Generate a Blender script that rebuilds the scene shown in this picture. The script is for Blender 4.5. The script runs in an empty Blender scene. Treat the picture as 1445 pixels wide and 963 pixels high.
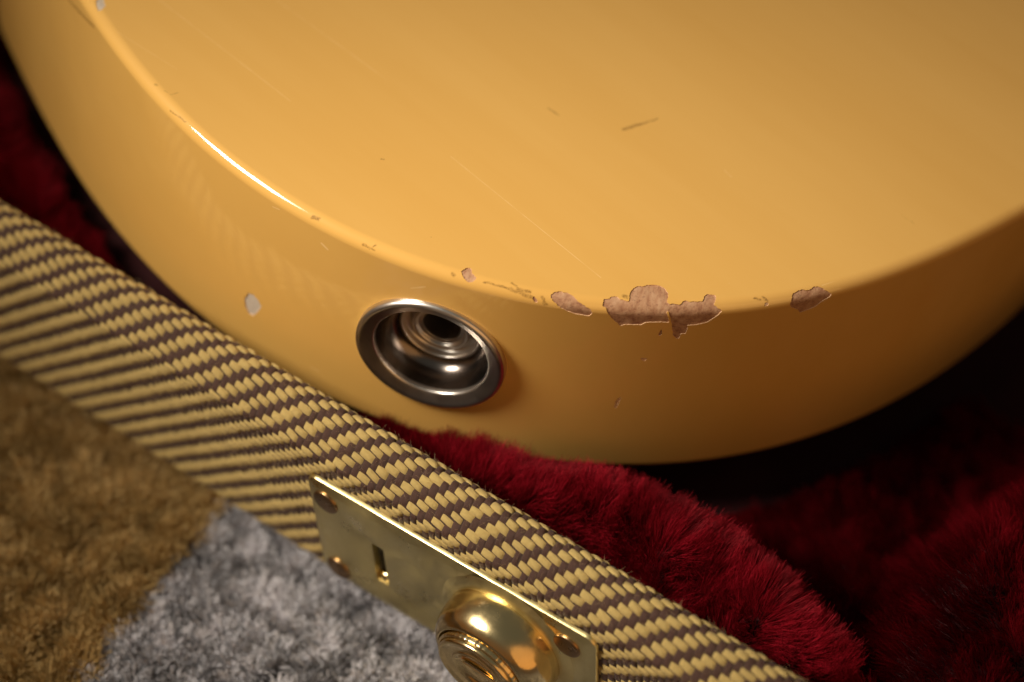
import bpy, bmesh, math, random
import numpy as np
from mathutils import Matrix, Vector
rng = np.random.default_rng(7)
random.seed(7)
MM = 0.001
SC = bpy.context.scene

# ------------------------------------------------------------------ frames
# world: X runs along the case rim, Y into the case, Z up; origin on the outer
# bend of the rim.  The guitar lies in the plush tilted by six degrees.
M3 = np.array([[0.896762, -0.431227, 0.099301], [0.432793, 0.901471, 0.006315], [-0.09224, 0.037314, 0.995037]])
K0 = np.array([-83.283, 1.738, 5.147])
def g2w(p): return (np.asarray(p, float) - K0) @ M3.T
def w2g(p): return np.asarray(p, float) @ M3 + K0
def mat4(rot, loc):
    m = Matrix.Identity(4)
    for i in range(3):
        for j in range(3): m[i][j] = float(rot[i][j])
        m[i][3] = float(loc[i])
    return m

# ------------------------------------------------------------------ camera
cam_d = bpy.data.cameras.new('camera'); cam = bpy.data.objects.new('camera', cam_d)
SC.collection.objects.link(cam); SC.camera = cam
Rv = M3 @ np.array([0.97437, 0.169773, 0.147581]); Uv = M3 @ np.array([-0.224951, 0.735366, 0.639244]); Fv = M3 @ np.array([0, 0.656059, -0.75471])
cam.matrix_world = mat4(np.stack([Rv, Uv, -Fv], 1), g2w([0, -213.416, 267.507]) * MM)
cam_d.sensor_width = 36; cam_d.lens = 36 * 2700 / 1445
cam_d.clip_start = 0.01; cam_d.clip_end = 20
cam_d.dof.use_dof = True; cam_d.dof.focus_distance = 0.309; cam_d.dof.aperture_fstop = 7.2
cam_d.dof.aperture_blades = 7

# ------------------------------------------------------------------ room light
world = bpy.data.worlds.new('World'); SC.world = world; world.use_nodes = True
wn = world.node_tree; wn.nodes.clear()
wo = wn.nodes.new('ShaderNodeOutputWorld'); wb = wn.nodes.new('ShaderNodeBackground')
wt = wn.nodes.new('ShaderNodeTexCoord'); ws = wn.nodes.new('ShaderNodeSeparateXYZ'); wr = wn.nodes.new('ShaderNodeValToRGB')
wm = wn.nodes.new('ShaderNodeMapRange'); wm.inputs['From Min'].default_value = -1
wn.links.new(wt.outputs['Generated'], ws.inputs[0]); wn.links.new(ws.outputs['Z'], wm.inputs[0])
wn.links.new(wm.outputs[0], wr.inputs[0]); wn.links.new(wr.outputs[0], wb.inputs[0]); wn.links.new(wb.outputs[0], wo.inputs[0])
wr.color_ramp.elements[0].position = 0.50; wr.color_ramp.elements[0].color = (1.4, 0.62, 0.19, 1)
wr.color_ramp.elements[1].position = 0.86; wr.color_ramp.elements[1].color = (0.85, 0.84, 0.72, 1)
wb.inputs[1].default_value = 0.13

def spot(name, pos, target, power, radius, color, size=60, blend=0.8):
    ld = bpy.data.lights.new(name, 'SPOT'); lo = bpy.data.objects.new(name, ld); SC.collection.objects.link(lo)
    ld.energy = power; ld.shadow_soft_size = radius; ld.color = color; ld.spot_size = math.radians(size); ld.spot_blend = blend
    p = Vector([float(x) * MM for x in g2w(pos)]); t = Vector([float(x) * MM for x in g2w(target)])
    lo.location = p; lo.rotation_euler = (t - p).to_track_quat('-Z', 'Y').to_euler()
    return lo
LT = np.array([4, -14, 34.0]); LD = np.array([-0.735, -0.22, 0.64]); LD /= np.linalg.norm(LD)
spot('room_lamp', LT + LD * 480, LT, 19.0, 0.10, (1.0, 0.90, 0.76), 33, 1.0)

# an added weak warm fill, off to the right, brightening the guitar's shaded side
l2 = bpy.data.lights.new('side_fill', 'AREA'); l2.shape = 'DISK'; l2.size = .9; l2.energy = 1.35; l2.color = (1.0, .52, .18)
o2 = bpy.data.objects.new('side_fill', l2); SC.collection.objects.link(o2)
d2 = np.array([0.62, -0.72, 0.30]); d2 /= np.linalg.norm(d2); p2 = np.array([20, 0, 20.]) + d2 * 850
o2.location = [float(x) * MM for x in g2w(p2)]; o2.rotation_euler = (Vector([float(x) * MM for x in g2w([20, 0, 20])]) - o2.location).to_track_quat('-Z', 'Y').to_euler()

SC.view_settings.view_transform = 'Standard'; SC.view_settings.look = 'None'
SC.view_settings.exposure = 0; SC.view_settings.gamma = 1; SC.view_settings.use_curve_mapping = False
SC.cycles.max_bounces = 8; SC.cycles.caustics_reflective = True; SC.cycles.use_denoising = True

# ------------------------------------------------------------------ helpers
def link(o, parent=None):
    SC.collection.objects.link(o)
    if parent is not None: o.parent = parent
    return o
def tag(o, label=None, cat=None, kind=None, group=None):
    if label: o['label'] = label
    if cat: o['category'] = cat
    if kind: o['kind'] = kind
    if group: o['group'] = group
    return o
def empty(name, loc=(0, 0, 0)):
    o = bpy.data.objects.new(name, None); o.empty_display_size = .02; o.location = loc; return link(o)
def mesh(name, V, F, mats, parent=None, smooth=True, matidx=None, normals=None, uv=None):
    """V in millimetres"""
    me = bpy.data.meshes.new(name)
    V = np.asarray(V, float) * MM
    if isinstance(F, np.ndarray):
        k = F.shape[1]; me.vertices.add(len(V)); me.vertices.foreach_set('co', V.ravel())
        me.loops.add(F.size); me.loops.foreach_set('vertex_index', F.ravel().astype(np.int32))
        me.polygons.add(len(F)); me.polygons.foreach_set('loop_start', np.arange(0, F.size, k, dtype=np.int32))
        me.polygons.foreach_set('loop_total', np.full(len(F), k, np.int32)); me.update(calc_edges=True)
    else:
        me.from_pydata(V.tolist(), [], [list(map(int, f)) for f in F])
    if uv is not None:
        l = me.uv_layers.new(name='UVMap'); li = np.empty(len(me.loops), np.int32); me.loops.foreach_get('vertex_index', li)
        l.data.foreach_set('uv', np.asarray(uv, float)[li].ravel())
    me.validate()
    for m in (mats if isinstance(mats, (list, tuple)) else [mats]): me.materials.append(m)
    me.polygons.foreach_set('use_smooth', [smooth] * len(me.polygons))
    if matidx is not None: me.polygons.foreach_set('material_index', np.asarray(matidx, np.int32))
    if normals is not None: me.normals_split_custom_set_from_vertices([tuple(n) for n in normals])
    return link(bpy.data.objects.new(name, me), parent)
def lathe(prof, n=64, wob=None):
    """profile (r, h) about local Z"""
    V = []; F = []
    for r, h in prof:
        for k in range(n):
            a = 2 * math.pi * k / n; rr = r * (1 + (wob(a, r, h) if wob else 0)); V.append((rr * math.cos(a), rr * math.sin(a), h))
    for i in range(len(prof) - 1):
        for k in range(n):
            F.append((i * n + k, i * n + (k + 1) % n, (i + 1) * n + (k + 1) % n, (i + 1) * n + k))
    return V, F
def smooth_prof(pts, sub=4):
    P = [np.array(p, float) for p in pts]; out = []
    for i in range(len(P) - 1):
        p0 = P[max(i - 1, 0)]; p1 = P[i]; p2 = P[i + 1]; p3 = P[min(i + 2, len(P) - 1)]
        for k in range(sub):
            t = k / sub
            out.append(tuple(.5 * ((2 * p1) + (-p0 + p2) * t + (2 * p0 - 5 * p1 + 4 * p2 - p3) * t * t + (-p0 + 3 * p1 - 3 * p2 + p3) * t ** 3)))
    out.append(tuple(P[-1])); return out
def vnoise(P, scale, seed=0):
    """smooth 3-vector value noise on (N,3) points, numpy only"""
    r = np.random.default_rng(seed); T = r.uniform(-1, 1, (32, 32, 32, 3)); q = np.asarray(P, float) / scale; i = np.floor(q).astype(int); f = q - i; f = f * f * (3 - 2 * f)
    out = 0
    for dx in (0, 1):
        for dy in (0, 1):
            for dz in (0, 1):
                w = (f[:, 0] if dx else 1 - f[:, 0]) * (f[:, 1] if dy else 1 - f[:, 1]) * (f[:, 2] if dz else 1 - f[:, 2])
                out = out + w[:, None] * T[(i[:, 0] + dx) % 32, (i[:, 1] + dy) % 32, (i[:, 2] + dz) % 32]
    return out
def sst(a, b, x):
    t = np.clip((x - a) / (b - a), 0, 1); return t * t * (3 - 2 * t)
def hairs(name, pts, rad, mat, parent, tint):
    """pts (N,k,3) in mm, rad (k,) or (N,k) in mm"""
    N, k, _ = pts.shape
    cu = bpy.data.hair_curves.new(name); cu.add_curves([k] * N)
    cu.points.foreach_set('position', (pts * MM).astype(np.float32).ravel())
    cu.points.foreach_set('radius', (np.broadcast_to(rad, (N, k)) * MM).astype(np.float32).ravel())
    a = cu.attributes.new('tint', 'FLOAT', 'CURVE'); a.data.foreach_set('value', tint.astype(np.float32))
    cu.materials.append(mat)
    return link(bpy.data.objects.new(name, cu), parent)

# ------------------------------------------------------------------ materials
class MT:
    def __init__(s, name):
        s.m = bpy.data.materials.new(name); s.m.use_nodes = True; s.t = s.m.node_tree; s.b = s.t.nodes['Principled BSDF']
    def n(s, typ, **kw):
        x = s.t.nodes.new(typ)
        for k, v in kw.items(): setattr(x, k, v)
        return x
    def l(s, a, b): s.t.links.new(a, b)
    def set(s, **kw):
        for k, v in kw.items(): s.b.inputs[k.replace('_', ' ')].default_value = v
        return s
    def math(s, op, a, b=None, clamp=False):
        x = s.n('ShaderNodeMath', operation=op, use_clamp=clamp)
        for i, v in enumerate((a, b)):
            if v is None: continue
            if isinstance(v, (int, float)): x.inputs[i].default_value = v
            else: s.l(v, x.inputs[i])
        return x.outputs[0]
    def mix(s, f, a, b):
        x = s.n('ShaderNodeMix', data_type='RGBA')
        for i, v in ((0, f), (6, a), (7, b)):
            if isinstance(v, (int, float)): x.inputs[i].default_value = v
            elif isinstance(v, tuple): x.inputs[i].default_value = v if len(v) == 4 else v + (1,)
            else: s.l(v, x.inputs[i])
        return x.outputs[2]
    def coord(s, scale=(1000, 1000, 1000), kind='Object'):
        c = s.n('ShaderNodeTexCoord'); m = s.n('ShaderNodeMapping'); m.inputs['Scale'].default_value = scale; s.l(c.outputs[kind], m.inputs[0]); return m.outputs[0]
    def noise(s, co, scale, detail=3, rough=.5):
        x = s.n('ShaderNodeTexNoise'); x.inputs['Scale'].default_value = scale; x.inputs['Detail'].default_value = detail; x.inputs['Roughness'].default_value = rough; s.l(co, x.inputs['Vector']); return x.outputs['Fac']
    def ramp(s, f, stops):
        x = s.n('ShaderNodeValToRGB'); s.l(f, x.inputs[0]); e = x.color_ramp.elements
        while len(e) < len(stops): e.new(.5)
        for el, (p, c) in zip(e, stops): el.position = p; el.color = c if len(c) == 4 else c + (1,)
        return x.outputs[0]
    def bump(s, h, strength, dist=MM):
        x = s.n('ShaderNodeBump'); x.inputs['Strength'].default_value = strength; x.inputs['Distance'].default_value = dist; s.l(h, x.inputs['Height']); s.l(x.outputs[0], s.b.inputs['Normal']); return x
CHIPS={
'big' : [(17.0, 0.55), (17.9, 0.47), (18.23, -0.08), (19.23, -0.17), (19.46, 0.33), (20.2, 0.47), (20.87, 0.87), (21.11, 0.41), (21.27, -1.0), (21.84, -2.03), (22.65, -2.62), (23.51, -2.6), (24.41, -2.99), (25.46, -3.06), (26.4, -2.85), (27.11, -2.31), (27.55, -1.42), (27.51, -0.66), (27.2, 0.59), (27.52, 0.94), (28.28, 0.86), (29.29, 1.13), (29.84, 0.44), (30.36, 0.31), (30.84, 0.61), (33.08, 0.6), (33.61, -0.44), (34.12, -0.8), (35.37, -0.49), (35.46, -0.08), (34.95, 1.36), (35.44, 1.72), (36.16, 2.2), (36.34, 2.49), (35.43, 3.78), (34.48, 4.85), (32.88, 5.37), (31.21, 5.53), (31.47, 6.33), (31.43, 7.65), (30.65, 7.61), (30.66, 8.81), (30.06, 8.78), (29.34, 7.83), (28.74, 5.45), (27.99, 3.35), (27.46, 2.12), (27.2, 2.16), (27.57, 3.35), (28.15, 4.66), (27.28, 4.52), (25.64, 4.62), (24.33, 4.72), (23.64, 5.4), (22.31, 5.35), (21.02, 5.46), (20.54, 5.89), (18.8, 4.12), (17.71, 2.57), (17.53, 1.96), (16.94, 1.76)] ,
'small_dark' : [(27.14, 6.23), (27.08, 6.75), (26.94, 7.68), (27.19, 8.08), (27.53, 7.68), (27.39, 6.75)] ,
'oval' : [(8.64, 1.07), (9.07, 0.42), (9.9, 0.1), (11.1, 0.16), (12.16, 0.6), (12.92, 1.31), (13.85, 1.9), (15.13, 2.49), (15.61, 3.08), (15.23, 4.0), (14.39, 4.03), (12.83, 3.84), (11.57, 3.43), (10.27, 2.72), (9.31, 2.02), (8.7, 1.41)] ,
'nib' : [(-5.78, 0.49), (-5.01, -0.71), (-4.29, -0.67), (-4.09, 0.22), (-3.15, 0.84), (-3.56, 1.65), (-4.19, 1.9), (-5.1, 1.41)] ,
'tiny' : [(5.9, 1.92), (6.2, 1.68), (6.82, 2.29), (6.82, 2.79), (6.36, 2.58)] ,
'right' : [(48.75, 1.09), (50.49, 0.64), (51.83, 1.09), (52.79, 0.63), (53.78, 0.83), (55.93, 2.48), (55.85, 3.13), (54.72, 3.59), (53.42, 4.85), (50.93, 5.52), (50.0, 4.43), (48.52, 3.5), (48.24, 2.7)] ,
'left' : [(-43.45, 30.94), (-42.7, 28.96), (-41.56, 28.43), (-40.55, 29.0), (-39.68, 30.08), (-40.39, 32.23), (-41.29, 33.96), (-42.28, 34.16), (-43.19, 32.71)] ,
'far' : [(-95.52, -0.58), (-93.11, 0.77), (-91.62, 1.04), (-91.42, 0.35), (-92.13, -0.62), (-93.42, -0.85), (-95.09, -1.63)] ,
'nickA' : [(23.71, 24.66), (24.25, 24.75), (23.98, 27.63), (23.51, 27.53), (23.43, 25.91)] ,
'nickB' : [(25.25, 13.76), (26.44, 13.85), (26.19, 14.79), (25.51, 14.34)] ,
'nickC' : [(43.59, 1.89), (43.98, 1.76), (44.37, 1.95), (44.33, 2.44), (43.63, 2.42)] ,
}
MARKS=[
([-73.36, 39.03, 44.45], [-45.47, 21.55, 44.45], 0.05, 'pale') ,
([-54.21, 46.0, 44.45], [-31.25, 32.24, 44.45], 0.05, 'pale') ,
([-16.92, 17.25, 44.45], [11.61, -2.13, 44.45], 0.05, 'pale') ,
([-77.73, 28.66, 44.42], [-65.48, 22.92, 44.45], 0.04, 'pale') ,
([-89.37, 38.19, 28.91], [-66.49, 15.07, 34.24], 0.05, 'pale') ,
([-92.67, 41.75, 24.07], [-81.14, 28.8, 27.59], 0.04, 'pale') ,
([47.43, 7.49, 44.32], [67.4, 22.82, 44.11], 0.06, 'pale') ,  # this and the next: highlight lines of the right edge, painted on
([53.98, 10.94, 43.71], [82.06, 36.61, 42.87], 0.05, 'pale') ,
([10.55, 33.37, 44.45], [13.38, 35.8, 44.45], 0.35, 'dark') ,
([13.38, 35.8, 44.45], [16.01, 38.01, 44.45], 0.2, 'dark') ,
([-2.91, 34.34, 44.45], [-0.96, 33.15, 44.45], 0.15, 'dark') ,
([-35.76, -2.89, 43.78], [-34.56, -3.07, 44.01], 0.3, 'dark') ,
([-26.64, -5.99, 43.65], [-24.65, -6.56, 43.57], 0.2, 'dark') ,
([-25.46, -6.48, 43.37], [-24.49, -5.96, 44.16], 0.15, 'dark') ,
([-6.53, -8.5, 44.13], [-2.13, -8.62, 44.08], 0.2, 'dark') ,
([-2.13, -8.62, 44.08], [1.7, -8.99, 43.56], 0.3, 'dark') ,
([-2.14, -7.56, 44.45], [-1.36, -8.02, 44.36], 0.2, 'dark') ,
([-1.04, -8.4, 44.2], [1.03, -8.36, 44.18], 0.3, 'dark') ,
([3.1, -8.66, 43.85], [3.9, -9.12, 42.92], 0.3, 'dark') ,
([36.67, 1.28, 44.28], [37.53, 1.37, 44.12], 0.25, 'dark') ,
([37.92, 1.85, 44.26], [38.74, 1.64, 43.89], 0.25, 'dark') ,
([-11.64, -8.3, 44.05], [-11.37, -8.44, 43.96], 0.3, 'dark') ,
([15.73, -4.94, 44.45], [16.2, -4.96, 44.45], 0.4, 'dark') ,
([-90.0, 39.78, 39.02], [-82.79, 31.51, 41.69], 0.35, 'dark') ,  # shade on the side wall, painted as a dark line
([-63.97, 13.65, 43.57], [-60.73, 11.6, 44.0], 0.15, 'dark') ,
([-67.91, 18.34, 44.31], [-67.52, 18.23, 44.37], 0.2, 'dark') ,
([-59.39, 10.33, 43.81], [-57.33, 9.4, 44.17], 0.08, 'pale') ,
([-33.5, -4.21, 39.69], [-32.42, -4.57, 39.06], 0.2, 'pale') ,
([-42.69, -0.45, 41.56], [-41.5, -1.02, 41.85], 0.12, 'pale') ,
([-17.72, -8.21, 38.49], [-15.48, -8.6, 40.01], 0.15, 'pale') ,
([-27.86, 12.89, 44.45], [-27.38, 12.87, 44.45], 0.15, 'dark') ,
([59.96, 28.21, 44.45], [62.24, 26.69, 44.45], 0.06, 'dark') ,
([-33.3, -3.45, 7.18], [-31.65, -3.98, 7.22], 0.15, 'pale') ,
([28.8, 29.12, 44.45], [30.18, 27.8, 44.45], 0.08, 'pale') ,
([-66.0, 17.23, 44.43], [-64.6, 16.6, 44.45], 0.07, 'dark') ,
([-64.6, 16.6, 44.45], [-63.64, 17.47, 44.45], 0.07, 'dark') ,
]

# =================================================================== GUITAR
def paint_material():
    m = MT('butterscotch_lacquer')
    co = m.coord()
    mp_ = m.n('ShaderNodeMapping'); mp_.inputs['Rotation'].default_value = (0, 0, math.radians(32.7)); m.l(co, mp_.inputs[0]); ms_ = m.n('ShaderNodeMapping'); ms_.inputs['Scale'].default_value = (.007, .075, .03); m.l(mp_.outputs[0], ms_.inputs[0])
    n1 = m.ramp(m.noise(ms_.outputs[0], 1.0, 5, .6), [(.32, (0, 0, 0)), (.68, (1, 1, 1))])
    col = m.mix(n1, (0.765, 0.432, 0.104), (0.80, 0.466, 0.122))
    dark = None; pale = None
    warp = m.n('ShaderNodeTexNoise'); warp.inputs['Scale'].default_value = .9; warp.inputs['Detail'].default_value = 3; m.l(co, warp.inputs['Vector'])
    ws_ = m.n('ShaderNodeVectorMath', operation='MULTIPLY_ADD'); m.l(warp.outputs['Color'], ws_.inputs[0]); ws_.inputs[1].default_value = (.7,) * 3; m.l(co, ws_.inputs[2])
    wsub = m.n('ShaderNodeVectorMath', operation='SUBTRACT'); m.l(ws_.outputs[0], wsub.inputs[0]); wsub.inputs[1].default_value = (.35,) * 3
    for a, b, w, kind in MARKS:
        src = wsub.outputs[0] if kind == 'dark' else co
        a = np.array(a); b = np.array(b); d = b - a; L2 = float(d @ d)
        s = m.n('ShaderNodeVectorMath', operation='SUBTRACT'); m.l(src, s.inputs[0]); s.inputs[1].default_value = a
        dt = m.n('ShaderNodeVectorMath', operation='DOT_PRODUCT'); m.l(s.outputs[0], dt.inputs[0]); dt.inputs[1].default_value = d / L2
        t = m.math('ADD', dt.outputs['Value'], 0., True)
        sc = m.n('ShaderNodeVectorMath', operation='SCALE'); sc.inputs[0].default_value = d; m.l(t, sc.inputs['Scale'])
        df = m.n('ShaderNodeVectorMath', operation='DISTANCE'); m.l(s.outputs[0], df.inputs[0]); m.l(sc.outputs[0], df.inputs[1])
        mr = m.n('ShaderNodeMapRange', interpolation_type='SMOOTHSTEP'); m.l(df.outputs['Value'], mr.inputs[0])
        ww = w * (1.15 if kind == 'dark' else 1.3)
        mr.inputs[1].default_value = ww * .25; mr.inputs[2].default_value = ww * 1.3; mr.inputs[3].default_value = 1; mr.inputs[4].default_value = 0
        o = mr.outputs[0]
        if kind == 'dark': dark = o if dark is None else m.math('MAXIMUM', dark, o)
        else: pale = o if pale is None else m.math('MAXIMUM', pale, o)
    grit = m.ramp(m.noise(co, 3.2, 3, .7), [(.35, (.25, .25, .25)), (.6, (1, 1, 1))])
    dk = m.math('MULTIPLY', m.math('MULTIPLY', dark, grit), .72)
    br = m.ramp(m.noise(co, .5, 2), [(.3, (.25, .25, .25)), (.62, (1, 1, 1))])
    pl = m.math('MULTIPLY', m.math('MULTIPLY', pale, br), .6)
    col = m.mix(dk, col, (0.16, 0.07, 0.012)); col = m.mix(pl, col, (1.0, .70, .32))
    # dust specks and pin-prick dings scattered in the lacquer
    vo = m.n('ShaderNodeTexVoronoi'); vo.inputs['Scale'].default_value = .13; m.l(co, vo.inputs['Vector'])
    sp_ = m.n('ShaderNodeMapRange'); m.l(vo.outputs['Distance'], sp_.inputs[0]); sp_.inputs[1].default_value = .006; sp_.inputs[2].default_value = .014; sp_.inputs[3].default_value = 1; sp_.inputs[4].default_value = 0
    sr = m.n('ShaderNodeSeparateColor'); m.l(vo.outputs['Color'], sr.inputs[0])
    col = m.mix(m.math('MULTIPLY', sp_.outputs[0], m.math('MULTIPLY', sr.outputs[0], .8)), col, (.30, .14, .03))
    vo = m.n('ShaderNodeTexVoronoi'); vo.inputs['Scale'].default_value = .21; m.l(m.coord((1000, 1000, 900)), vo.inputs['Vector'])
    sp_ = m.n('ShaderNodeMapRange'); m.l(vo.outputs['Distance'], sp_.inputs[0]); sp_.inputs[1].default_value = .010; sp_.inputs[2].default_value = .022; sp_.inputs[3].default_value = 1; sp_.inputs[4].default_value = 0
    sr = m.n('ShaderNodeSeparateColor'); m.l(vo.outputs['Color'], sr.inputs[0])
    col = m.mix(m.math('MULTIPLY', sp_.outputs[0], m.math('MULTIPLY', sr.outputs[1], .5)), col, (1, .78, .45))
    m.l(col, m.b.inputs['Base Color'])
    m.set(Roughness=.42, Coat_Weight=1.0, Coat_Roughness=.035, Coat_IOR=1.7, Subsurface_Weight=.0)
    m.b.inputs['Specular IOR Level'].default_value = .08
    # fingerprints and fine polishing haze
    smear = m.ramp(m.noise(m.coord((60, 25, 60)), 1., 5, .65), [(.35, (.006,) * 3), (.75, (.03,) * 3)])
    m.l(smear, m.b.inputs['Coat Roughness'])
    h = m.math('ADD', m.math('MULTIPLY', m.noise(co, .05, 2), 1.0), m.math('MULTIPLY', m.noise(co, 1.6, 2), .004))
    bp = m.n('ShaderNodeBump'); bp.inputs['Strength'].default_value = .35; bp.inputs['Distance'].default_value = MM; m.l(h, bp.inputs['Height']); m.l(bp.outputs[0], m.b.inputs['Coat Normal'])
    return m.m
def wood_material():
    m = MT('bare_body_wood')
    co = m.coord()
    g = m.noise(m.coord((900, 260, 900)), 1.0, 5, .7); sp = m.noise(co, 2.2, 3, .6)
    col = m.ramp(g, [(.30, (.27, .11, .055)), (.48, (.46, .245, .13)), (.72, (.60, .37, .215))])
    spot_ = m.ramp(sp, [(.56, (0, 0, 0)), (.66, (1, 1, 1))])
    col = m.mix(m.math('MULTIPLY', spot_, .5), col, (.20, .08, .045))
    m.l(col, m.b.inputs['Base Color']); m.set(Roughness=.6); m.bump(g, .35, .0003); return m.m
def edge_material():
    m = MT('broken_lacquer_edge'); m.set(Base_Color=(.72, .47, .27, 1), Roughness=.35); return m.m
PRIMER = MT('pale_undercoat'); PRIMER.l(PRIMER.mix(PRIMER.noise(PRIMER.coord(), 1.8, 4, .6), (.42, .34, .26), (.72, .62, .50)), PRIMER.b.inputs['Base Color']); PRIMER.set(Roughness=.55); PRIMER = PRIMER.m
PAINT = paint_material(); WOOD = wood_material(); EDGE = edge_material()

TH = 44.45; RR = 2.1; OC = np.array([-4.5, 105.9])
PT = [15.259, 0.714, -19.505, 1.333, 115.447]; PB = [8.387, -2.174, -10.734, 2.325, 114.056]
def col_vis(s):
    th = s / 112.0 - math.pi / 2; x = s / 112 * 180 / math.pi / 60
    d = np.stack([np.cos(th), np.sin(th)], -1)
    return OC + np.polyval(PT, x)[:, None] * d, OC + np.polyval(PB, x)[:, None] * d, d
def profile(v):
    q = RR * math.pi / 2; wall = TH - 2 * RR; v2 = v - q - wall
    off = np.where(v < 0, -RR + v, np.where(v < q, -RR + RR * np.sin(np.clip(v / RR, 0, math.pi / 2)), np.where(v2 < 0, 0, -RR + RR * np.cos(np.clip(v2 / RR, 0, math.pi / 2)))))
    z = np.where(v < 0, TH, np.where(v < q, TH - RR + RR * np.cos(np.clip(v / RR, 0, math.pi / 2)), np.where(v2 < 0, TH - RR - (v - q), RR - RR * np.sin(np.clip(v2 / RR, 0, math.pi / 2)))))
    return off, z
VEND = RR * math.pi + TH - 2 * RR
def fine(lo, hi, wins, coarse, f):
    x = lo; out = [lo]
    while x < hi - 1e-6:
        stp = coarse
        for a, b in wins:
            if a <= x < b: stp = f
            elif x < a: stp = min(stp, max(a - x, .05))
        x = min(hi, x + stp); out.append(x)
    return np.array(out)
S_LO, S_HI = -138.0, 122.0
sv = fine(S_LO, S_HI, [(-97, -90.5), (-44, -38.6), (-7, 57)], 1.0, .2)
vv = fine(-6.0, VEND, [(-2.6, 9.9), (13.8, 15.6), (24.6, 34.8)], 1.0, .2)
vv = np.unique(np.r_[vv, np.linspace(0, RR * math.pi / 2, 14), np.linspace(VEND - RR * math.pi / 2, VEND, 9)])
keep = [0]
for i in range(1, len(vv)):
    if vv[i] - vv[keep[-1]] > .06: keep.append(i)
vv = vv[keep]
def surf(s, v):
    a, b, d = col_vis(s); off, z = profile(v); w = (z / TH)[:, None]
    xy = a * w + b * (1 - w) + off[:, None] * d
    return np.c_[xy, z]
def surf_n(s, v):
    e = .02; a = surf(s + e, v) - surf(s - e, v); b = surf(s, v + e) - surf(s, v - e)
    n = np.cross(b, a); n /= np.linalg.norm(n, axis=1)[:, None] + 1e-12
    return n
def rough_poly(P, amp=.07, step=.16):
    P = np.array(P); out = []
    for i in range(len(P)):
        a, b = P[i], P[(i + 1) % len(P)]; L = np.linalg.norm(b - a); k = max(1, int(L / step)); nn = np.array([-(b - a)[1], (b - a)[0]]) / (L + 1e-9)
        for j in range(k): out.append(a + (b - a) * j / k + nn * (rng.normal() * amp if j else 0))
    return np.array(out)
def sdf(Q, P):
    """signed distance, negative inside"""
    D = np.full(len(Q), 1e9); ins = np.zeros(len(Q), bool)
    for i in range(len(P)):
        a, b = P[i], P[(i + 1) % len(P)]; ab = b - a; t = np.clip(((Q - a) @ ab) / (ab @ ab + 1e-12), 0, 1)
        D = np.minimum(D, np.hypot(*(Q - a - t[:, None] * ab).T))
        c = ((a[1] > Q[:, 1]) != (b[1] > Q[:, 1])) & (Q[:, 0] < (b[0] - a[0]) * (Q[:, 1] - a[1]) / (b[1] - a[1] + 1e-12) + a[0]); ins ^= c
    return np.where(ins, -D, D)

guitar = empty('electric_guitar')
guitar.matrix_world = mat4(M3, -(M3 @ K0) * MM)
tag(guitar, 'worn butterscotch yellow electric guitar body lying in the plush lined case', 'guitar')

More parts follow.
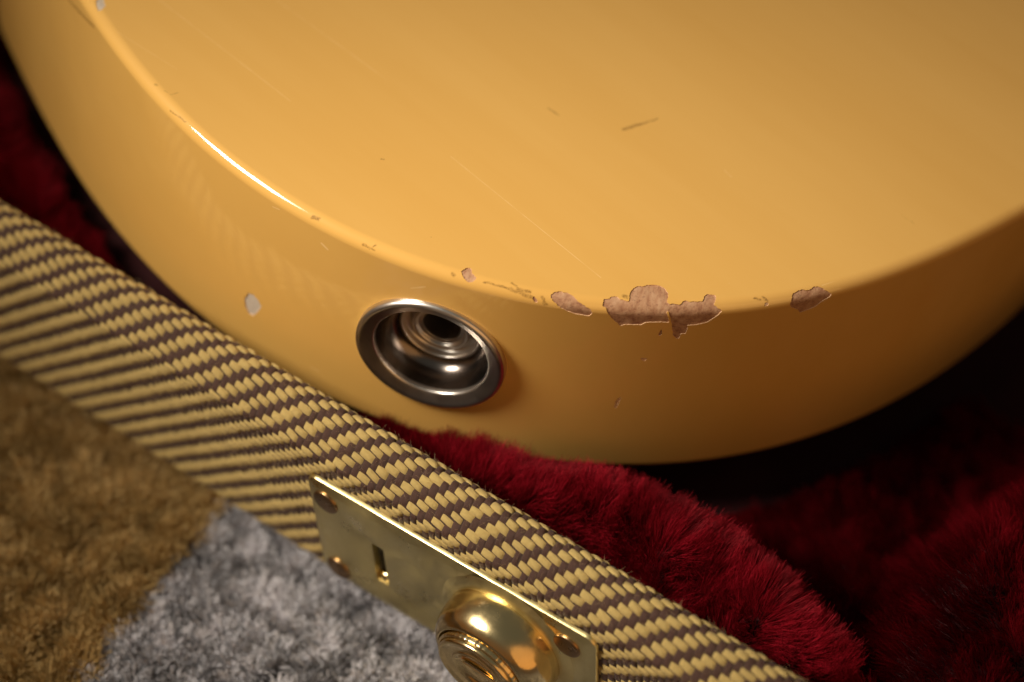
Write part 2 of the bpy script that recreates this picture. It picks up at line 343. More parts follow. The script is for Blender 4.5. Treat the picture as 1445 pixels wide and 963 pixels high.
def build_body():
    ns, nv = len(sv), len(vv); Sg, Vg = np.meshgrid(sv, vv, indexing='ij'); S = Sg.ravel().copy(); V = Vg.ravel().copy()
    idx = np.arange(ns * nv).reshape(ns, nv)
    a, b, c, d = idx[:-1, :-1].ravel(), idx[1:, :-1].ravel(), idx[1:, 1:].ravel(), idx[:-1, 1:].ravel()
    par = ((np.arange(len(a)) // (nv - 1) + np.arange(len(a)) % (nv - 1)) % 2).astype(bool)
    T1 = np.where(par[:, None], np.stack([a, d, b], 1), np.stack([a, d, c], 1)); T2 = np.where(par[:, None], np.stack([b, d, c], 1), np.stack([a, c, b], 1))
    tri = np.r_[T1, T2]
    owner = np.full(len(tri), -1)
    for ci, (nm, P0) in enumerate(CHIPS.items()):
        P = rough_poly(P0, .05 if len(P0) > 6 else .03)
        lo = P.min(0) - .8; hi = P.max(0) + .8
        near = np.where((S > lo[0]) & (S < hi[0]) & (V > lo[1]) & (V < hi[1]))[0]
        D = np.full(len(S), 9.); D[near] = sdf(np.c_[S[near], V[near]], P)
        tn = np.where((D[tri] < 9).all(1))[0]; tt = tri[tn]
        E = np.unique(np.sort(np.r_[tt[:, [0, 1]], tt[:, [1, 2]], tt[:, [2, 0]]], 1), axis=0)
        cr = E[(D[E[:, 0]] * D[E[:, 1]]) < 0]; best = {}
        for i, j in cr:
            t = D[i] / (D[i] - D[j]); p = (S[i] + (S[j] - S[i]) * t, V[i] + (V[j] - V[i]) * t)
            k, dist = (i, t) if t < .5 else (j, 1 - t)
            if k not in best or dist < best[k][0]: best[k] = (dist, p)
        for k, (_, p) in best.items(): S[k], V[k] = p; D[k] = 0
        cen = np.c_[S[tt].mean(1), V[tt].mean(1)]; sg = D[tt].sum(1)
        inside = np.where(np.abs(sg) > 1e-9, sg < 0, sdf(cen, P) < 0)
        owner[tn[inside]] = ci
    POS = surf(S, V); NRM = surf_n(S, V)
    # the hole behind the jack cup
    cen = np.c_[S[tri].mean(1), V[tri].mean(1)]; hole = (np.hypot(cen[:, 0] - JS[0], cen[:, 1] - JS[1]) < 11.3)
    body_tri = tri[(owner < 0) & ~hole]
    # ---- the rest of the outline (out of frame), as a closed loop
    ax = np.array([math.cos(math.radians(35)), math.sin(math.radians(35))]); tr = np.array([math.sin(math.radians(35)), -math.cos(math.radians(35))])
    first = surf(np.array([S_LO]), np.array([20.]))[0][:2]; last = surf(np.array([S_HI]), np.array([20.]))[0][:2]
    ctl = [(88, 86), (130, 74), (170, 80), (205, 94), (238, 92), (254, 70), (244, 44), (236, 18), (262, -6), (290, -40), (292, -96), (268, -150), (226, -182), (180, -184), (138, -168), (98, -162), (56, -180), (10, -202), (-40, -196), (-84, -160), (-104, -110)]
    P = [surf(np.array([S_HI - 12]), np.array([20.]))[0][:2], last] + [OC + ax * p + tr * q for p, q in ctl] + [first, surf(np.array([S_LO + 12]), np.array([20.]))[0][:2]]
    C = np.array(smooth_prof(P, 7))[7:-7]
    tg = np.gradient(C, axis=0); tg /= np.linalg.norm(tg, axis=1)[:, None]; nr = np.stack([tg[:, 1], -tg[:, 0]], -1)
    m = len(C); aT, bT, dT = col_vis(np.array([S_HI, S_LO])); w = np.linspace(0, 1, m)
    f0 = sst(.12, 0, w)[:, None]; f1 = sst(.88, 1, w)[:, None]
    eT = (aT[0] - C[0]) * f0 + (aT[1] - C[-1]) * f1; eB = (bT[0] - C[0]) * f0 + (bT[1] - C[-1]) * f1
    nr = nr * (1 - f0 - f1) + dT[0] * f0 + dT[1] * f1; nr /= np.linalg.norm(nr, axis=1)[:, None]
    off, z = profile(vv); base = len(POS); ring = [idx[-1]]
    EP = []; EN = []
    vq = np.clip(vv / RR, 0, math.pi / 2); v2 = np.clip((vv - (VEND - RR * math.pi / 2)) / RR, 0, math.pi / 2)
    nz = np.where(vv < RR * math.pi / 2, np.cos(vq), -np.sin(v2)); nh = np.sqrt(np.clip(1 - nz ** 2, 0, 1))
    for i in range(1, m - 1):
        ww = (z / TH)[:, None]; xy = (C[i] + eT[i]) * ww + (C[i] + eB[i]) * (1 - ww) + off[:, None] * nr[i]
        EP.append(np.c_[xy, z]); EN.append(np.c_[nr[i][None] * nh[:, None], nz]); ring.append(base + (i - 1) * nv + np.arange(nv))
    ring.append(idx[0])
    quads = []
    for r0, r1 in zip(ring[:-1], ring[1:]):
        quads += [(r0[k], r0[k + 1], r1[k + 1], r1[k]) for k in range(nv - 1)]
    POS = np.r_[POS] if not EP else np.r_[POS, np.concatenate(EP)]; NRM = np.r_[NRM, np.concatenate(EN)]
    quads = np.array(quads)
    loop_top = np.r_[idx[:, 0], [r[0] for r in ring[1:-1]]]; loop_bot = np.r_[idx[:, -1], [r[-1] for r in ring[1:-1]]]
    faces = [tuple(t) for t in body_tri] + [tuple(q) for q in quads] + [tuple(loop_top[::-1])[::-1], tuple(loop_bot[::-1])]
    used = np.zeros(len(POS), bool); used[body_tri.ravel()] = 1; used[quads.ravel()] = 1; used[loop_top] = 1; used[loop_bot] = 1
    remap = -np.ones(len(POS), int); remap[used] = np.arange(used.sum())
    body = mesh('body', POS[used], [tuple(remap[list(f)]) for f in faces], PAINT, guitar, normals=NRM[used])
    # ---- chips: bare wood set below the lacquer, with the broken lacquer edge round it
    for ci, nm in enumerate(CHIPS):
        t = tri[owner == ci]
        if not len(t): continue
        nick = nm in ('nickA', 'nickB', 'nickC'); dep = .08 if nick else .14
        u, inv = np.unique(t.ravel(), return_inverse=True); t2 = inv.reshape(-1, 3)
        n = NRM[u]; wv_ = vnoise(POS[u] + 50, 1.3, 3)[:, 0]
        floor = POS[u] - n * (dep + .035 * wv_)[:, None]
        e = {}
        for q in t2:
            for i, j in ((0, 1), (1, 2), (2, 0)): e[(q[i], q[j])] = 1
        bd = [(i, j) for (i, j) in e if (j, i) not in e]
        N = len(u); V = np.r_[floor, POS[u] - n * .004, POS[u] - n * .012]; F = [tuple(q) for q in t2]; mi = [0] * len(F)
        for i, j in bd: F.append((i + N, j + N, j, i)); mi.append(1)
        mesh('paint_chip', V, F, [EDGE if nick else PRIMER if nm in ('left', 'far') else WOOD, EDGE], guitar, smooth=False, matidx=mi)
    return body

JS = (-8.1, 21.89)
build_body()

# ---- recessed jack cup in the side
def chrome(name, col=(.62, .60, .58), rough=.09):
    m = MT(name); m.set(Base_Color=col + (1,), Metallic=1.0)
    sm = m.noise(m.coord((300, 300, 300)), 1.2, 5, .7)
    r = m.n('ShaderNodeMapRange'); m.l(sm, r.inputs[0]); r.inputs[1].default_value = .35; r.inputs[2].default_value = .75; r.inputs[3].default_value = rough * .92; r.inputs[4].default_value = rough * 1.15
    m.l(r.outputs[0], m.b.inputs['Roughness'])
    m.bump(m.noise(m.coord((400, 400, 400)), 1., 3), .015, .0002); return m.m
CHROME = chrome('chrome', (.72, .67, .61), .30); DCHROME = chrome('shaded_chrome', (.20, .17, .15), .22)  # darker chrome copy for the cup's inside, its recess shade put in the colour
BLACK = MT('black_void').set(Base_Color=(.006, .005, .005, 1), Roughness=.7).m
def local_frame(o, P, N, upv=(0, 0, 1)):
    N = Vector(N).normalized(); X = Vector(upv).cross(N).normalized(); Y = N.cross(X)
    m = Matrix.Identity(4)
    for i in range(3): m[i][0], m[i][1], m[i][2], m[i][3] = X[i], Y[i], N[i], P[i] * MM
    o.matrix_local = m
jp = surf(np.array([JS[0]]), np.array([JS[1]]))[0]; jn = surf_n(np.array([JS[0]]), np.array([JS[1]]))[0]
V, F = lathe(smooth_prof([(13.0, -1.6), (13.05, .1), (13.0, .75), (12.85, 1.1), (12.55, 1.36), (12.15, 1.38), (11.3, 1.0), (10.5, .62), (10.15, .42), (9.97, .15), (9.87, -.7)], 5), 128)
cup = mesh('jack_cup', V, F, CHROME, guitar); local_frame(cup, jp - jn * .45, jn); cup['label'] = 'round chrome jack cup sunk in the side'
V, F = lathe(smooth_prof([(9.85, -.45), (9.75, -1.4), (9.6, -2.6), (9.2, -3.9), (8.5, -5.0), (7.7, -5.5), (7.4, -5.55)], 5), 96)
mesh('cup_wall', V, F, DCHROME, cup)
V, F = lathe(smooth_prof([(7.45, -5.6), (7.3, -5.1), (7.0, -4.95), (6.7, -5.1), (6.5, -5.9), (6.2, -6.3), (5.6, -6.4), (5.2, -6.1), (5.0, -5.5), (4.7, -5.3), (4.35, -5.45), (4.1, -5.9), (3.8, -6.0), (3.5, -6.1), (3.32, -6.6), (3.3, -13)], 4), 80)
mesh('jack_socket', V, F, CHROME, cup)
V, F = lathe([(3.29, -12.9), (.01, -12.95)], 40)
mesh('socket_bottom', V, F, BLACK, cup)

# =================================================================== CASE
AL = math.radians(6); LW = 32.0; FC = 6.0; RA = 3.0; R2 = 7.0
case = empty('guitar_case', (.06, 0, -.039))
tag(case, 'open hard guitar case covered in yellow and brown striped tweed with red plush inside', 'guitar case')
def cloc(o):
    o.parent = case; o.matrix_parent_inverse = case.matrix_basis.inverted(); return o
def profile_pts():
    """case edge section (n, z) by arc length a; a = 0 on the outer bend, positive down the wall"""
    k = .7; P = []
    def arc(c, r, a0, a1, n): return [(c[0] + r * math.cos(math.radians(a0 + (a1 - a0) * i / n)), c[1] + r * math.sin(math.radians(a0 + (a1 - a0) * i / n))) for i in range(n + 1)]
    e = (FC * .7071, FC * .7071); cc = (e[0] + RA * .7071, e[1] - RA * .7071)
    inner = arc(cc, RA, 135, 0, 18) + [(cc[0] + RA, cc[1] - 6), (cc[0] + RA, cc[1] - 14)]
    inner = inner[::-1]
    bend = [(k * .7071, k * .7071), (.16, .12), (math.sin(AL) * k * .5, -math.cos(AL) * k)]
    w = (LW * math.sin(AL), -LW * math.cos(AL)); c2 = (w[0] + R2 * math.cos(AL), w[1] + R2 * math.sin(AL))
    outer = arc(c2, R2, 180 + 6, 270, 14); bz = outer[-1][1]
    return np.array(inner + bend + outer + [(30, bz), (60, bz)]), bz
PP, BZ = profile_pts()
al_ = np.r_[0, np.cumsum(np.hypot(*np.diff(PP, axis=0).T))]; i0 = np.argmin(np.hypot(*PP.T)); al_ = al_ - al_[i0]
def case_prof(a):
    n = np.interp(a, al_, PP[:, 0]); z = np.interp(a, al_, PP[:, 1]); e = .25
    dn = np.interp(a + e, al_, PP[:, 0]) - np.interp(a - e, al_, PP[:, 0]); dz = np.interp(a + e, al_, PP[:, 1]) - np.interp(a - e, al_, PP[:, 1])
    L = np.hypot(dn, dz) + 1e-9; return n, z, dz / L, -dn / L      # outward normal
U0, U1 = -62.0, 205.0
dm = MT('tweed_backing').set(Base_Color=(.035, .018, .012, 1), Roughness=.95).m
na = len(PP); V = []; F = []
us = np.arange(U0, U1 + .1, 3.0)
for u in us:
    for (n, z), a in zip(PP, al_):
        _, _, nn, nz = case_prof(np.array([a])); V.append((u, n - nn[0] * .12, z - nz[0] * .12))
for i in range(len(us) - 1):
    for k in range(na - 1): F.append((i * na + k, i * na + k + 1, (i + 1) * na + k + 1, (i + 1) * na + k))
cover = cloc(mesh('tweed_covering', V, F, dm)); cover['label'] = 'diagonally striped tweed cloth'

def yarn_material(name, c0, c1, spec, fib):
    m = MT(name); uv = m.n('ShaderNodeTexCoord'); mp = m.n('ShaderNodeMapping'); mp.inputs['Scale'].default_value = (1.1, 9.0, 1); m.l(uv.outputs['UV'], mp.inputs[0])
    n = m.noise(mp.outputs[0], 1.0, 4, .7); big = m.noise(m.coord(), .12, 3, .6)
    col = m.mix(n, c0, c1); col = m.mix(m.math('MULTIPLY', big, .5), col, tuple(x * .55 for x in c0)); m.l(col, m.b.inputs['Base Color'])
    big2 = m.noise(m.coord(), .9, 2, .5); m.set(Roughness=.62, Sheen_Weight=spec, Sheen_Roughness=.4); m.b.inputs['Specular IOR Level'].default_value = .4
    m.bump(n, fib, .0004); return m.m
YEL = yarn_material('yellow_yarn', (.50, .34, .10), (.68, .51, .19), .06, .8)
BRN = yarn_material('brown_yarn', (.042, .017, .010), (.118, .052, .034), .10, .8)
QU, QA = 1.262, 1.235
def floats(along, cu_, ca_, ln, wd, hgt, mat, name, seed):
    """every float of one yarn colour as a rounded bump following the case edge"""
    r = np.random.default_rng(seed); N = len(cu_); gl, gw = 8, 6
    x = np.linspace(-1, 1, gl + 1); y = np.linspace(-1, 1, gw + 1); X, Y = np.meshgrid(x, y, indexing='ij'); X = X.ravel(); Y = Y.ravel()
    lift = (1 - np.abs(X) ** 3.6); cross = np.clip(1 - np.abs(Y) ** 3.2, 0, 1) ** .6
    ju = r.normal(0, .06, N); ja = r.normal(0, .03, N); jl = 1 + r.normal(0, .07, N); jw = 1 + r.normal(0, .08, N); jh = 1 + r.normal(0, .14, N); sk = r.normal(0, .05, N) + (.10 if along else 0)
    L = X[None] * (ln / 2) * jl[:, None]; W = Y[None] * (wd / 2) * jw[:, None] * (1 - .10 * np.abs(X[None]) ** 2)
    W = W + sk[:, None] * L + .05 * np.sin(X[None] * 2.2)
    H = (-.34 + (.34 + hgt) * lift)[None] * jh[:, None] * cross[None] - .30 * (1 - cross)[None]
    if along: u = cu_[:, None] + ju[:, None] + L; a = ca_[:, None] + ja[:, None] + W
    else: u = cu_[:, None] + ju[:, None] + W; a = ca_[:, None] + ja[:, None] + L
    n, z, nn, nz = case_prof(a); P = np.stack([u, n + nn * H, z + nz * H], -1).reshape(-1, 3)
    uv = np.stack([np.broadcast_to(X[None], L.shape) * ln / 2 + np.arange(N)[:, None] * 7.3, np.broadcast_to(Y[None], L.shape) * wd / 2 + np.arange(N)[:, None] * 3.1], -1).reshape(-1, 2)
    k = np.arange(gl * gw); i, j = k // gw, k % gw; q = np.stack([i * (gw + 1) + j, (i + 1) * (gw + 1) + j, (i + 1) * (gw + 1) + j + 1, i * (gw + 1) + j + 1], 1)
    if along is False: q = q[:, ::-1]
    Fq = (q[None] + (np.arange(N) * (gl + 1) * (gw + 1))[:, None, None]).reshape(-1, 4)
    o = mesh(name, P, Fq, mat, None, uv=uv); o.parent = cover; o['kind'] = 'stuff'; return o
ni = int((U1 - U0) / QU); jlo, jhi = int(-16 / QA), int(52 / QA); PH = 0.0; KA = 0.35
# warp j (runs along the rim) lies over wefts i with (i - j') % 4 in {0,1}; j' counts up the facet
wu = []; wa = []; bu = []; ba = []
for jj in range(jlo, jhi):
    jp_ = -jj; a = (jj + KA) * QA
    for i in range(-2, ni + 2):
        if (i - jp_) % 4 == 0: wu.append(U0 + PH + (i + 1.0) * QU); wa.append(a)
for i in range(0, ni):
    for jj in range(jlo, jhi):
        jp_ = -jj
        if (i - jp_) % 4 == 2: bu.append(U0 + PH + (i + .5) * QU); ba.append((jj + KA + .5) * QA)
def bare(u, a):
    u, a = np.array(u), np.array(a); k = ~((u > 63.5) & (u < 117.5) & (a > 6.5) & (a < 28.5)); return u[k], a[k]
wu, wa = bare(wu, wa); bu, ba = bare(bu, ba)
floats(True, np.array(wu), np.array(wa), QU * 2.36, QA * 1.24, .33, YEL, 'yellow_yarn', 1)
floats(False, np.array(bu), np.array(ba), QA * 2.3, QU * 1.30, .20, BRN, 'brown_yarn', 2)

# loose fibres standing off the cloth
r_ = np.random.default_rng(31); N_ = 9000; fu = r_.uniform(-30, 165, N_); fa = r_.uniform(-11, 36, N_); fn, fz, fnn, fnz = case_prof(fa)
R_ = np.stack([fu, fn + fnn * .15, fz + fnz * .15], -1); d_ = np.stack([r_.normal(0, .8, N_), fnn + r_.normal(0, .35, N_), fnz + r_.normal(0, .35, N_)], -1); d_ /= np.linalg.norm(d_, axis=1)[:, None]
t_ = np.linspace(0, 1, 5); L_ = r_.uniform(.3, .75, N_); cv_ = r_.normal(0, .45, (N_, 3))
FUZZ = MT('fuzz').set(Base_Color=(.45, .32, .16, 1), Roughness=.6).m
fz_ = hairs('cloth_fuzz', R_[:, None] + d_[:, None] * (L_[:, None] * t_)[:, :, None] + cv_[:, None] * (t_ ** 2)[None, :, None], np.linspace(1, .5, 5)[None] * .013, FUZZ, cover, np.zeros(N_)); fz_['kind'] = 'stuff'

# ---- lock plate on the wall
def brass(name, col, rough, smear=1.0):
    m = MT(name); m.set(Metallic=1.0)
    co = m.coord(); n = m.noise(m.coord((60, 60, 60)), 2.2, 5, .65); n2 = m.noise(co, .9, 3, .6)
    m.l(m.mix(m.math('MULTIPLY', n, smear), col, tuple(x * .62 for x in col)), m.b.inputs['Base Color'])
    r = m.n('ShaderNodeMapRange'); m.l(n, r.inputs[0]); r.inputs[1].default_value = .3; r.inputs[2].default_value = .75; r.inputs[3].default_value = rough * .6; r.inputs[4].default_value = rough * 1.8
    m.l(r.outputs[0], m.b.inputs['Roughness']); m.bump(m.math('ADD', m.math('MULTIPLY', n, 1.), m.math('MULTIPLY', n2, .25)), .12, .0005); return m.m
PLATE_M = brass('plate_brass', (.92, .78, .38), .33, .6); DOME_M = brass('lock_brass', (.90, .70, .36), .17, 1.0); RIVET_M = brass('tarnished_rivet', (.38, .24, .12), .30)
def bev_plate():
    w, h = 29.2, 14.2; cr = 2.2
    def loop(ins, z, nseg=6):
        P = []; r = max(cr - ins, .4); ww, hh = w - ins, h - ins
        for cx, cy, a0 in ((ww - r, hh - r, 0), (-ww + r, hh - r, 90), (-ww + r, -hh + r, 180), (ww - r, -hh + r, 270)):
            for k in range(nseg + 1):
                a = math.radians(a0 + 90 * k / nseg); P.append((cx + r * math.cos(a), cy + r * math.sin(a), z))
        return P
    loops = [loop(0, .0), loop(0, .55), loop(.12, .72), loop(.35, .80), loop(.75, .84), loop(1.5, 1.10), loop(1.9, 1.2), loop(2.3, 1.22)]
    V = [p for l in loops for p in l]; n = len(loops[0]); F = []
    for i in range(len(loops) - 1):
        for k in range(n): F.append((i * n + k, i * n + (k + 1) % n, (i + 1) * n + (k + 1) % n, (i + 1) * n + k))
    sx, sy, hw, hh, r = -14.9, -1.0, 1.25, 5.6, .5; hl = []
    for cx, cy, a0 in ((sx + hw - r, sy + hh - r, 0), (sx - hw + r, sy + hh - r, 90), (sx - hw + r, sy - hh + r, 180), (sx + hw - r, sy - hh + r, 270)):
        for k in range(4):
            a = math.radians(a0 + 30 * k); hl.append((cx + r * math.cos(a), cy + r * math.sin(a)))
    b = len(V)
    for p in hl: V.append((sx + (p[0] - sx) * 1.22, sy + (p[1] - sy) * 1.05, 1.22))
    for p in hl: V.append((p[0], p[1], 1.05))
    for p in hl: V.append((p[0], p[1], -1.6))
    m = len(hl)
    for l in (0, 1):
        for k in range(m): F.append((b + l * m + (k + 1) % m, b + l * m + k, b + (l + 1) * m + k, b + (l + 1) * m + (k + 1) % m))
    me = bpy.data.meshes.new('x'); bm = bmesh.new(); vs = [bm.verts.new([c * MM for c in p]) for p in V]
    for f in F: bm.faces.new([vs[i] for i in f])
    bm.edges.index_update()
    inner = [vs[(len(loops) - 1) * n + k] for k in range(n)]; hole = [vs[b + k] for k in range(m)]
    ed = [bm.edges.get((inner[k], inner[(k + 1) % n])) for k in range(n)] + [bm.edges.get((hole[k], hole[(k + 1) % m])) for k in range(m)]
    bmesh.ops.triangle_fill(bm, use_beauty=True, use_dissolve=False, edges=ed)
    bmesh.ops.recalc_face_normals(bm, faces=bm.faces)
    bm.to_mesh(me); bm.free(); me.materials.append(PLATE_M)
    for p in me.polygons: p.use_smooth = True
    me.set_sharp_from_angle(angle=math.radians(35))
    me.name = 'lock_plate'; return link(bpy.data.objects.new('lock_plate', me)), (sx, sy, hw, hh)
plate, slot = bev_plate()
PC = (90.5, -17.8); PROT = math.radians(2.6)
X = Vector((1, 0, 0)); Y = Vector((0, -math.sin(AL), math.cos(AL))); Z = X.cross(Y)
Xr = X * math.cos(PROT) + Y * math.sin(PROT); Yr = Z.cross(Xr)
org = (X * PC[0] + Y * PC[1] + Z * .30) * MM
pm = Matrix.Identity(4)
for i in range(3): pm[i][0], pm[i][1], pm[i][2], pm[i][3] = Xr[i], Yr[i], Z[i], org[i]
plate.matrix_world = pm; bpy.context.view_layer.update(); cloc(plate); plate['label'] = 'rectangular brass lock plate with rivets and key lock'
def sub(name, prof, loc, mat, n=64, rot=0, wob=None):
    V, F = lathe(prof, n, wob); o = mesh(name, V, F, mat, plate); o.location = [c * MM for c in loc]; o.rotation_euler = (0, 0, rot); return o
riv = smooth_prof([(2.55, 0), (2.52, .25), (2.3, .48), (1.9, .56), (1.2, .62), (.5, .64), (.01, .65)], 4)
for x, y in ((-25.2, 9.6), (-25.0, -10.4), (24.0, 9.4), (24.2, -10.0)): sub('rivet', riv, (x, y, 1.2), RIVET_M, 40)
DX, DY = 12.0, 1.6
sub('lock_boss', smooth_prof([(13.4, 1.1), (13.0, 1.35), (12.2, 1.75), (11.5, 1.95), (10.6, 2.0)], 4), (DX, DY, 0), PLATE_M, 96)
dome = smooth_prof([(10.9, 1.5), (10.95, 2.4), (10.9, 4.4), (10.6, 6.2), (10.0, 7.6), (9.2, 8.5), (8.7, 8.8), (8.45, 8.7), (8.35, 8.0)], 5)
sub('lock_dome', dome, (DX, DY, 0), DOME_M, 96, wob=lambda a, r, h: .004 * math.sin(3 * a + h * .4) + .002 * math.sin(7 * a - h))
sub('knurled_ring', [(8.1, 8.2), (8.1, 9.4), (7.95, 9.6), (7.7, 9.6), (7.6, 9.3)], (DX, DY, 0), DOME_M, 144, wob=lambda a, r, h: .008 * math.sin(48 * a) * (1 if r > 7.7 else 0))
sub('key_plug', smooth_prof([(7.6, 8.8), (7.55, 9.9), (7.3, 10.3), (6.9, 10.35), (6.2, 10.1), (5.4, 9.95), (4.9, 9.9), (4.7, 10.1), (4.4, 10.2), (3.9, 9.95), (3.3, 9.5), (2.6, 9.3), (1.4, 9.2), (.01, 9.2)], 3), (DX, DY, 0), DOME_M, 96)
V = [(sx_ * 3.3, sy_ * .42, z_) for z_ in (9.075, 9.42) for sx_, sy_ in ((-1, -1), (1, -1), (1, 1), (-1, 1))]
V = [(-3.3, -.4, 9.1), (3.3, -.4, 9.1), (3.5, 0, 9.1), (3.3, .4, 9.1), (-3.3, .4, 9.1), (-3.5, 0, 9.1), (-3.6, -.62, 9.34), (3.6, -.62, 9.34), (3.95, 0, 9.34), (3.6, .62, 9.34), (-3.6, .62, 9.34), (-3.95, 0, 9.34)]
o = mesh('keyway', V, [(0, 1, 2, 3, 4, 5)] + [(k, (k + 1) % 6, 6 + (k + 1) % 6, 6 + k) for k in range(6)], [BLACK, DOME_M], plate, smooth=False, matidx=[0] + [1] * 6); o.location = (DX * MM, DY * MM, 0.00022); o.rotation_euler = (0, 0, math.radians(-6))
o = mesh('slot_dark', [(slot[0] - 2, slot[1] - 6.2, -.38), (slot[0] + 2, slot[1] - 6.2, -.38), (slot[0] + 2, slot[1] + 6.2, -.38), (slot[0] - 2, slot[1] + 6.2, -.38)], [(0, 1, 2, 3)], BLACK, plate)  # black sheet painted in for the dark of the open slot

th_ = np.linspace(-1, 1, 9); V = []; F = []  # added brass tongue, shaped to catch the light as a glint in the slot
for i, y_ in enumerate(np.linspace(-6.1, -4.0, 7)):
    for k_ in range(9):
        a_ = th_[k_] * math.pi / 2; V.append((slot[0] + 1.15 * math.sin(a_), slot[1] + y_, -.3 + (1.25 * math.cos(a_) ** .7 if abs(th_[k_]) < .99 else 0) * math.sin(min(1, (i + .2) / 3.) * math.pi / 2) * (1 if i < 6 else .3)))
for i in range(6):
    for k_ in range(8): F.append((i * 9 + k_, i * 9 + k_ + 1, (i + 1) * 9 + k_ + 1, (i + 1) * 9 + k_))
mesh('slot_glint', V, F, DOME_M, plate)

# ---- plush lining
def outline_in(x, y):
    """depth inside the guitar outline (mm), guitar frame"""
    dx, dy = x - OC[0], y - OC[1]; th = np.degrees(np.arctan2(dy, dx)); th = np.where(th > 90, th - 360, th)
    q = np.clip((th + 90) / 60, -1.2, 1.1); r = np.polyval(PB, q); return r - np.hypot(dx, dy)
def base_z(u, n):
    P = np.stack([u, n, np.full_like(u, -10.)], -1); g = w2g(P); din = outline_in(g[:, 0], g[:, 1])
    plane = -(5.147 + .0993 * u + .0063 * n) / .995
    cn = np.interp(u, [-60, 0, 40, 66, 93, 106, 122, 138, 149, 165, 200], [30, 20, 15, 15.5, 20.5, 27, 26, 23, 20.5, 20, 20])
    cz = np.interp(u, [-60, -20, 10, 40, 66, 80, 93, 106, 122, 138, 149, 165], [-8, -9, -10, -12.5, -12, -9.8, -7.4, -5.6, -5, -6, -9, -11])
    edge = np.interp(u, [-60, 40, 100, 200], [-12, -16, -18, -18])
    near = edge + (cz - edge) * sst(9.5, 1, 1) * 0
    near = edge + (cz - edge) * np.sin(np.clip((n - 8.5) / (cn - 8.5), 0, 1) * math.pi / 2) ** 4.0
    fall = sst(62, 92, u); far = cz + (-34 - cz) * sst(0, 15, n - cn - 1) * fall + (1 - fall) * (-.02 * np.clip(n - cn, 0, 99))
    z = np.where(n < cn, near, far)
    ue = np.interp(n, [9, 26, 46, 60, 82, 120], [153, 151, 152, 152, 158, 170]); blk = -7 - 5 * sst(60, 20, n); z = np.maximum(z, -34 + (blk + 34) * sst(-7, 9, u - ue))
    nz = vnoise(np.c_[u + 200, n + 200, np.zeros_like(u)], 14, 5)[:, 0] * 1.6 + vnoise(np.c_[u + 200, n + 200, np.zeros_like(u)], 5.5, 6)[:, 0] * .6
    z = z + nz - 5.0 * sst(-9, 0, din) * (1 - sst(30, 60, u))
    lim = plane - .8 - 3 * sst(-3, 2, din) * 0
    z = np.where(din > -1.5, np.minimum(z, lim - 1.2), z)
    deep = sst(30, 45, din); z = z * (1 - deep) + (plane - .8) * deep
    return z, din
gu = np.arange(-110, 290, 2.0); gn = np.r_[9.3, np.arange(10, 420, 2.0)]; GU, GN = np.meshgrid(gu, gn, indexing='ij'); bz_, _ = base_z(GU.ravel(), GN.ravel())
ix = np.arange(GU.size).reshape(GU.shape); Fq = np.stack([ix[:-1, :-1].ravel(), ix[1:, :-1].ravel(), ix[1:, 1:].ravel(), ix[:-1, 1:].ravel()], 1)
pb = MT('plush_backing').set(Base_Color=(.03, .001, .002, 1), Roughness=1.0).m
lining = cloc(mesh('plush_lining', np.c_[GU.ravel(), GN.ravel(), bz_], Fq, pb)); lining['label'] = 'crimson plush lining'
def hair_material(name, stops, rough, spec=.3, sheen=.0):
    m = MT(name); at = m.n('ShaderNodeAttribute', attribute_name='tint'); m.l(m.ramp(at.outputs['Fac'], stops), m.b.inputs['Base Color'])
    m.set(Roughness=rough, Sheen_Weight=sheen); m.b.inputs['Specular IOR Level'].default_value = spec; return m.m
PL = hair_material('crimson_pile', [(0, (.055, .001, .0025)), (.5, (.20, .0036, .009)), (1, (.42, .013, .028))], .45, .08)
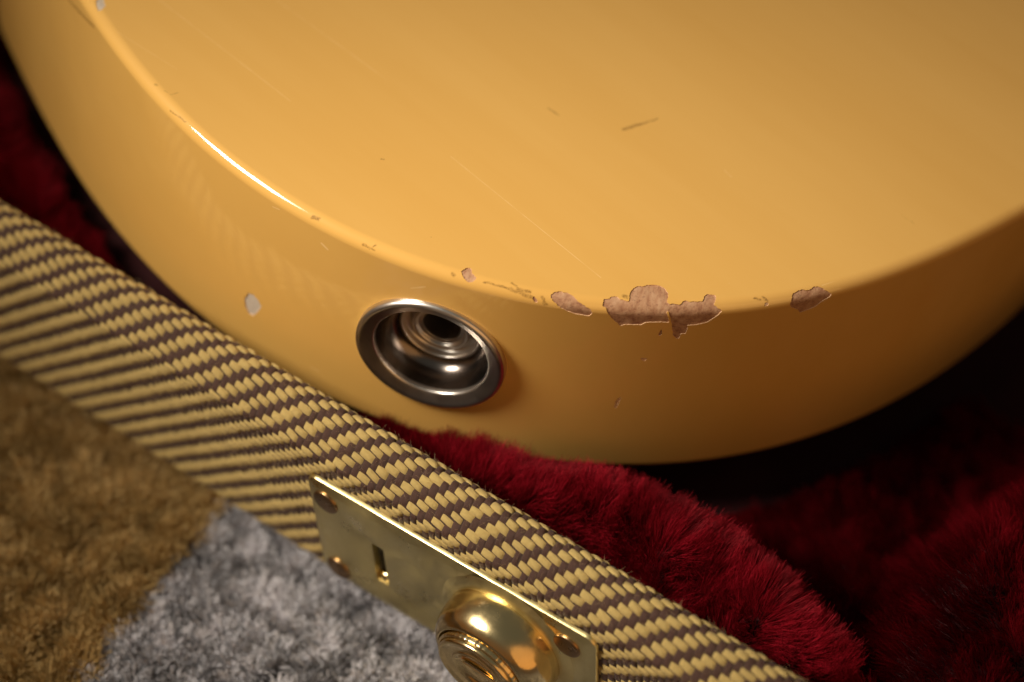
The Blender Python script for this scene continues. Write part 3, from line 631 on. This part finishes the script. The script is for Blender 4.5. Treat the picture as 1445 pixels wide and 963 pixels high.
def plush(N):
    r = np.random.default_rng(11)
    u = r.uniform(-75, 200, N); n = r.uniform(9.6, 112, N) ; z, din = base_z(u, n)
    cn_ = np.interp(u, [-60, 0, 40, 66, 93, 106, 122, 138, 149, 165, 200], [30, 20, 15, 15.5, 20.5, 27, 26, 23, 20.5, 20, 20])
    far_ = sst(2, 9, n - cn_) * sst(70, 90, u); far_ = np.maximum(far_, sst(146, 156, u))
    ok = (din < 1.0) & (r.uniform(0, 1, N) > far_ * .58) & ~((u < 60) & (din < -60)); u, n, z, din, far_ = u[ok], n[ok], z[ok], din[ok], far_[ok]
    e = .6; zx, _ = base_z(u + e, n); zy, _ = base_z(u, n + e); nx, ny = -(zx - z) / e, -(zy - z) / e
    N3 = np.stack([np.clip(nx, -1.2, 1.2) * .75, np.clip(ny, -1.2, 1.2) * .75, np.ones_like(u)], -1); N3 /= np.linalg.norm(N3, axis=1)[:, None]
    R = np.stack([u, n, z], -1); cl = vnoise(R + 300, 3.4, 8) * .36 + vnoise(R + 300, 1.1, 9) * .26 + vnoise(R + 300, 11, 10) * .28
    # pile brushed towards the rim in the well and on the far pad, upright on the roll beside the rim
    fb = far_ * (1 - .12 * sst(154, 166, u)); N3 = N3 * (1 - .75 * fb[:, None]) + fb[:, None] * np.array([-.30, -.52, .80]) + ((1 - far_) * sst(55, 80, u))[:, None] * np.array([.10, .42, 0])
    d = N3 + cl * (1 - .35 * far_ + .15 * sst(154, 166, u))[:, None] + r.normal(0, .10, R.shape); d[:, 2] = np.maximum(d[:, 2], .15)
    # the guitar presses the pile away from it
    g = w2g(R); out = np.stack([g[:, 0] - OC[0], g[:, 1] - OC[1], np.zeros(len(g))], -1); out /= np.linalg.norm(out, axis=1)[:, None]
    d += (out @ M3.T) * (sst(-5, 0, din) * .55)[:, None]
    d /= np.linalg.norm(d, axis=1)[:, None]; L = r.normal(5.2, .6, len(u)) * (1 + .35 * far_) * (1 - .35 * sst(-2, 1, din))
    c2 = vnoise(R + 500, 2.0, 12) * .9; k = 6; t = np.linspace(0, 1, k); pts = R[:, None] + d[:, None] * (L[:, None] * t)[:, :, None] + (c2[:, None] * (t ** 2.2)[None, :, None]) * .8
    pts[:, :, 2] -= (t ** 2)[None] * .35
    tint = np.clip(.45 + .30 * vnoise(R + 80, 6, 14)[:, 0] + r.normal(0, .16, len(u)), 0, 1)
    return hairs('plush_pile', pts, np.linspace(1, .35, k)[None] * .048, PL, lining, tint)
o = plush(760000); o['kind'] = 'stuff'

# =================================================================== FLOOR
FZ = BZ - 8.0
gm = MT('carpet_backing'); gm.l(gm.ramp(gm.noise(gm.coord(), .25, 4, .6), [(.3, (.26, .26, .30)), (.7, (.42, .42, .47))]), gm.b.inputs['Base Color']); gm.set(Roughness=1.0)
o = mesh('carpet', [(-1500, -1500, FZ - .2), (1500, -1500, FZ - .2), (1500, 1500, FZ - .2), (-1500, 1500, FZ - .2)], [(0, 1, 2, 3)], gm.m); tag(o, 'grey carpeted floor under the case', 'carpet', 'structure')
def tufts(name, u0, u1, n0, n1, gap, per, length, spread, rad, mat, z0, seed, inside, lean=(0, 0), contrast=.3, hfun=None, wander=.3):
    r = np.random.default_rng(seed); gu_, gn_ = np.meshgrid(np.arange(u0, u1, gap), np.arange(n0, n1, gap)); c = np.stack([gu_.ravel(), gn_.ravel()], -1); c += r.uniform(-.45, .45, c.shape) * gap
    c = c[inside(c[:, 0], c[:, 1])]; N = len(c); tt = np.clip(.5 + r.normal(0, contrast, N) , 0, 1); lv = np.c_[r.normal(0, wander, (N, 2)), np.ones(N)] + np.array([lean[0], lean[1], 0]); hL = length * (1 + r.normal(0, .12, N))
    if hfun is not None: hL = hL * hfun(c[:, 0], c[:, 1])
    k = 5; t = np.linspace(0, 1, k); rep = lambda a: np.repeat(a, per, axis=0)
    root = np.c_[rep(c) + r.normal(0, gap * .20, (N * per, 2)), np.full(N * per, z0)]; d = rep(lv) + np.c_[r.normal(0, spread, (N * per, 2)), np.zeros(N * per)]; d /= np.linalg.norm(d, axis=1)[:, None]
    L = rep(hL) * (1 + r.normal(0, .1, N * per)); cv = r.normal(0, .22, (N * per, 3)) * length * .35; cv[:, 2] *= .3
    pts = root[:, None] + d[:, None] * (L[:, None] * t)[:, :, None] + cv[:, None] * (t ** 2)[None, :, None]
    return hairs(name, pts, np.linspace(1, .7, k)[None] * rad, mat, None, np.clip(rep(tt) + r.normal(0, .07, N * per), 0, 1))
seam = lambda n: 35.0 + (4.5 - n) * .131
GP = hair_material('grey_pile', [(0, (.15, .145, .155)), (.4, (.42, .41, .43)), (1, (.88, .86, .90))], .8, .2)
o = tufts('grey_carpet_pile', -5, 175, -115, 14, 2.1, 60, 3.2, .95, .11, GP, FZ + 4.2, 21, lambda u, n: u > seam(n) - .5, (0, 0), .55); tag(o, 'speckled grey cut pile carpet beside the brown rug', 'carpet pile', 'stuff')
bb = MT('rug_backing').set(Base_Color=(.05, .028, .008, 1), Roughness=1).m
rug = mesh('rug', [(-400, -400, FZ + 5.1), (seam(-400) - .5, -400, FZ + 5.1), (seam(300) - .5, 300, FZ + 5.1), (-400, 300, FZ + 5.1), (-400, -400, FZ), (seam(-400) - .5, -400, FZ), (seam(300) - .5, 300, FZ), (-400, 300, FZ)], [(0, 1, 2, 3), (1, 0, 4, 5), (2, 1, 5, 6), (3, 2, 6, 7), (0, 3, 7, 4)], bb, smooth=False)
tag(rug, 'thick golden brown shaggy rug lying on the grey carpet beside the case', 'rug')
BP = hair_material('brown_pile', [(0, (.17, .10, .030)), (.5, (.44, .285, .10)), (1, (.68, .48, .21))], .7, .25)
def ridge(u, n):
    d = seam(n) - u; return 1 - .45 * np.exp(-((d - 7.5) / 1.3) ** 2) + .08 * np.exp(-((d - 3) / 2) ** 2)
o = tufts('rug_pile', -95, 60, -120, 24, 2.2, 70, 3.8, .85, .10, BP, FZ + 5.0, 22, lambda u, n: u < seam(n) - .5, (.03, .05), .30, ridge, .25)
o.parent = rug; o['kind'] = 'stuff'
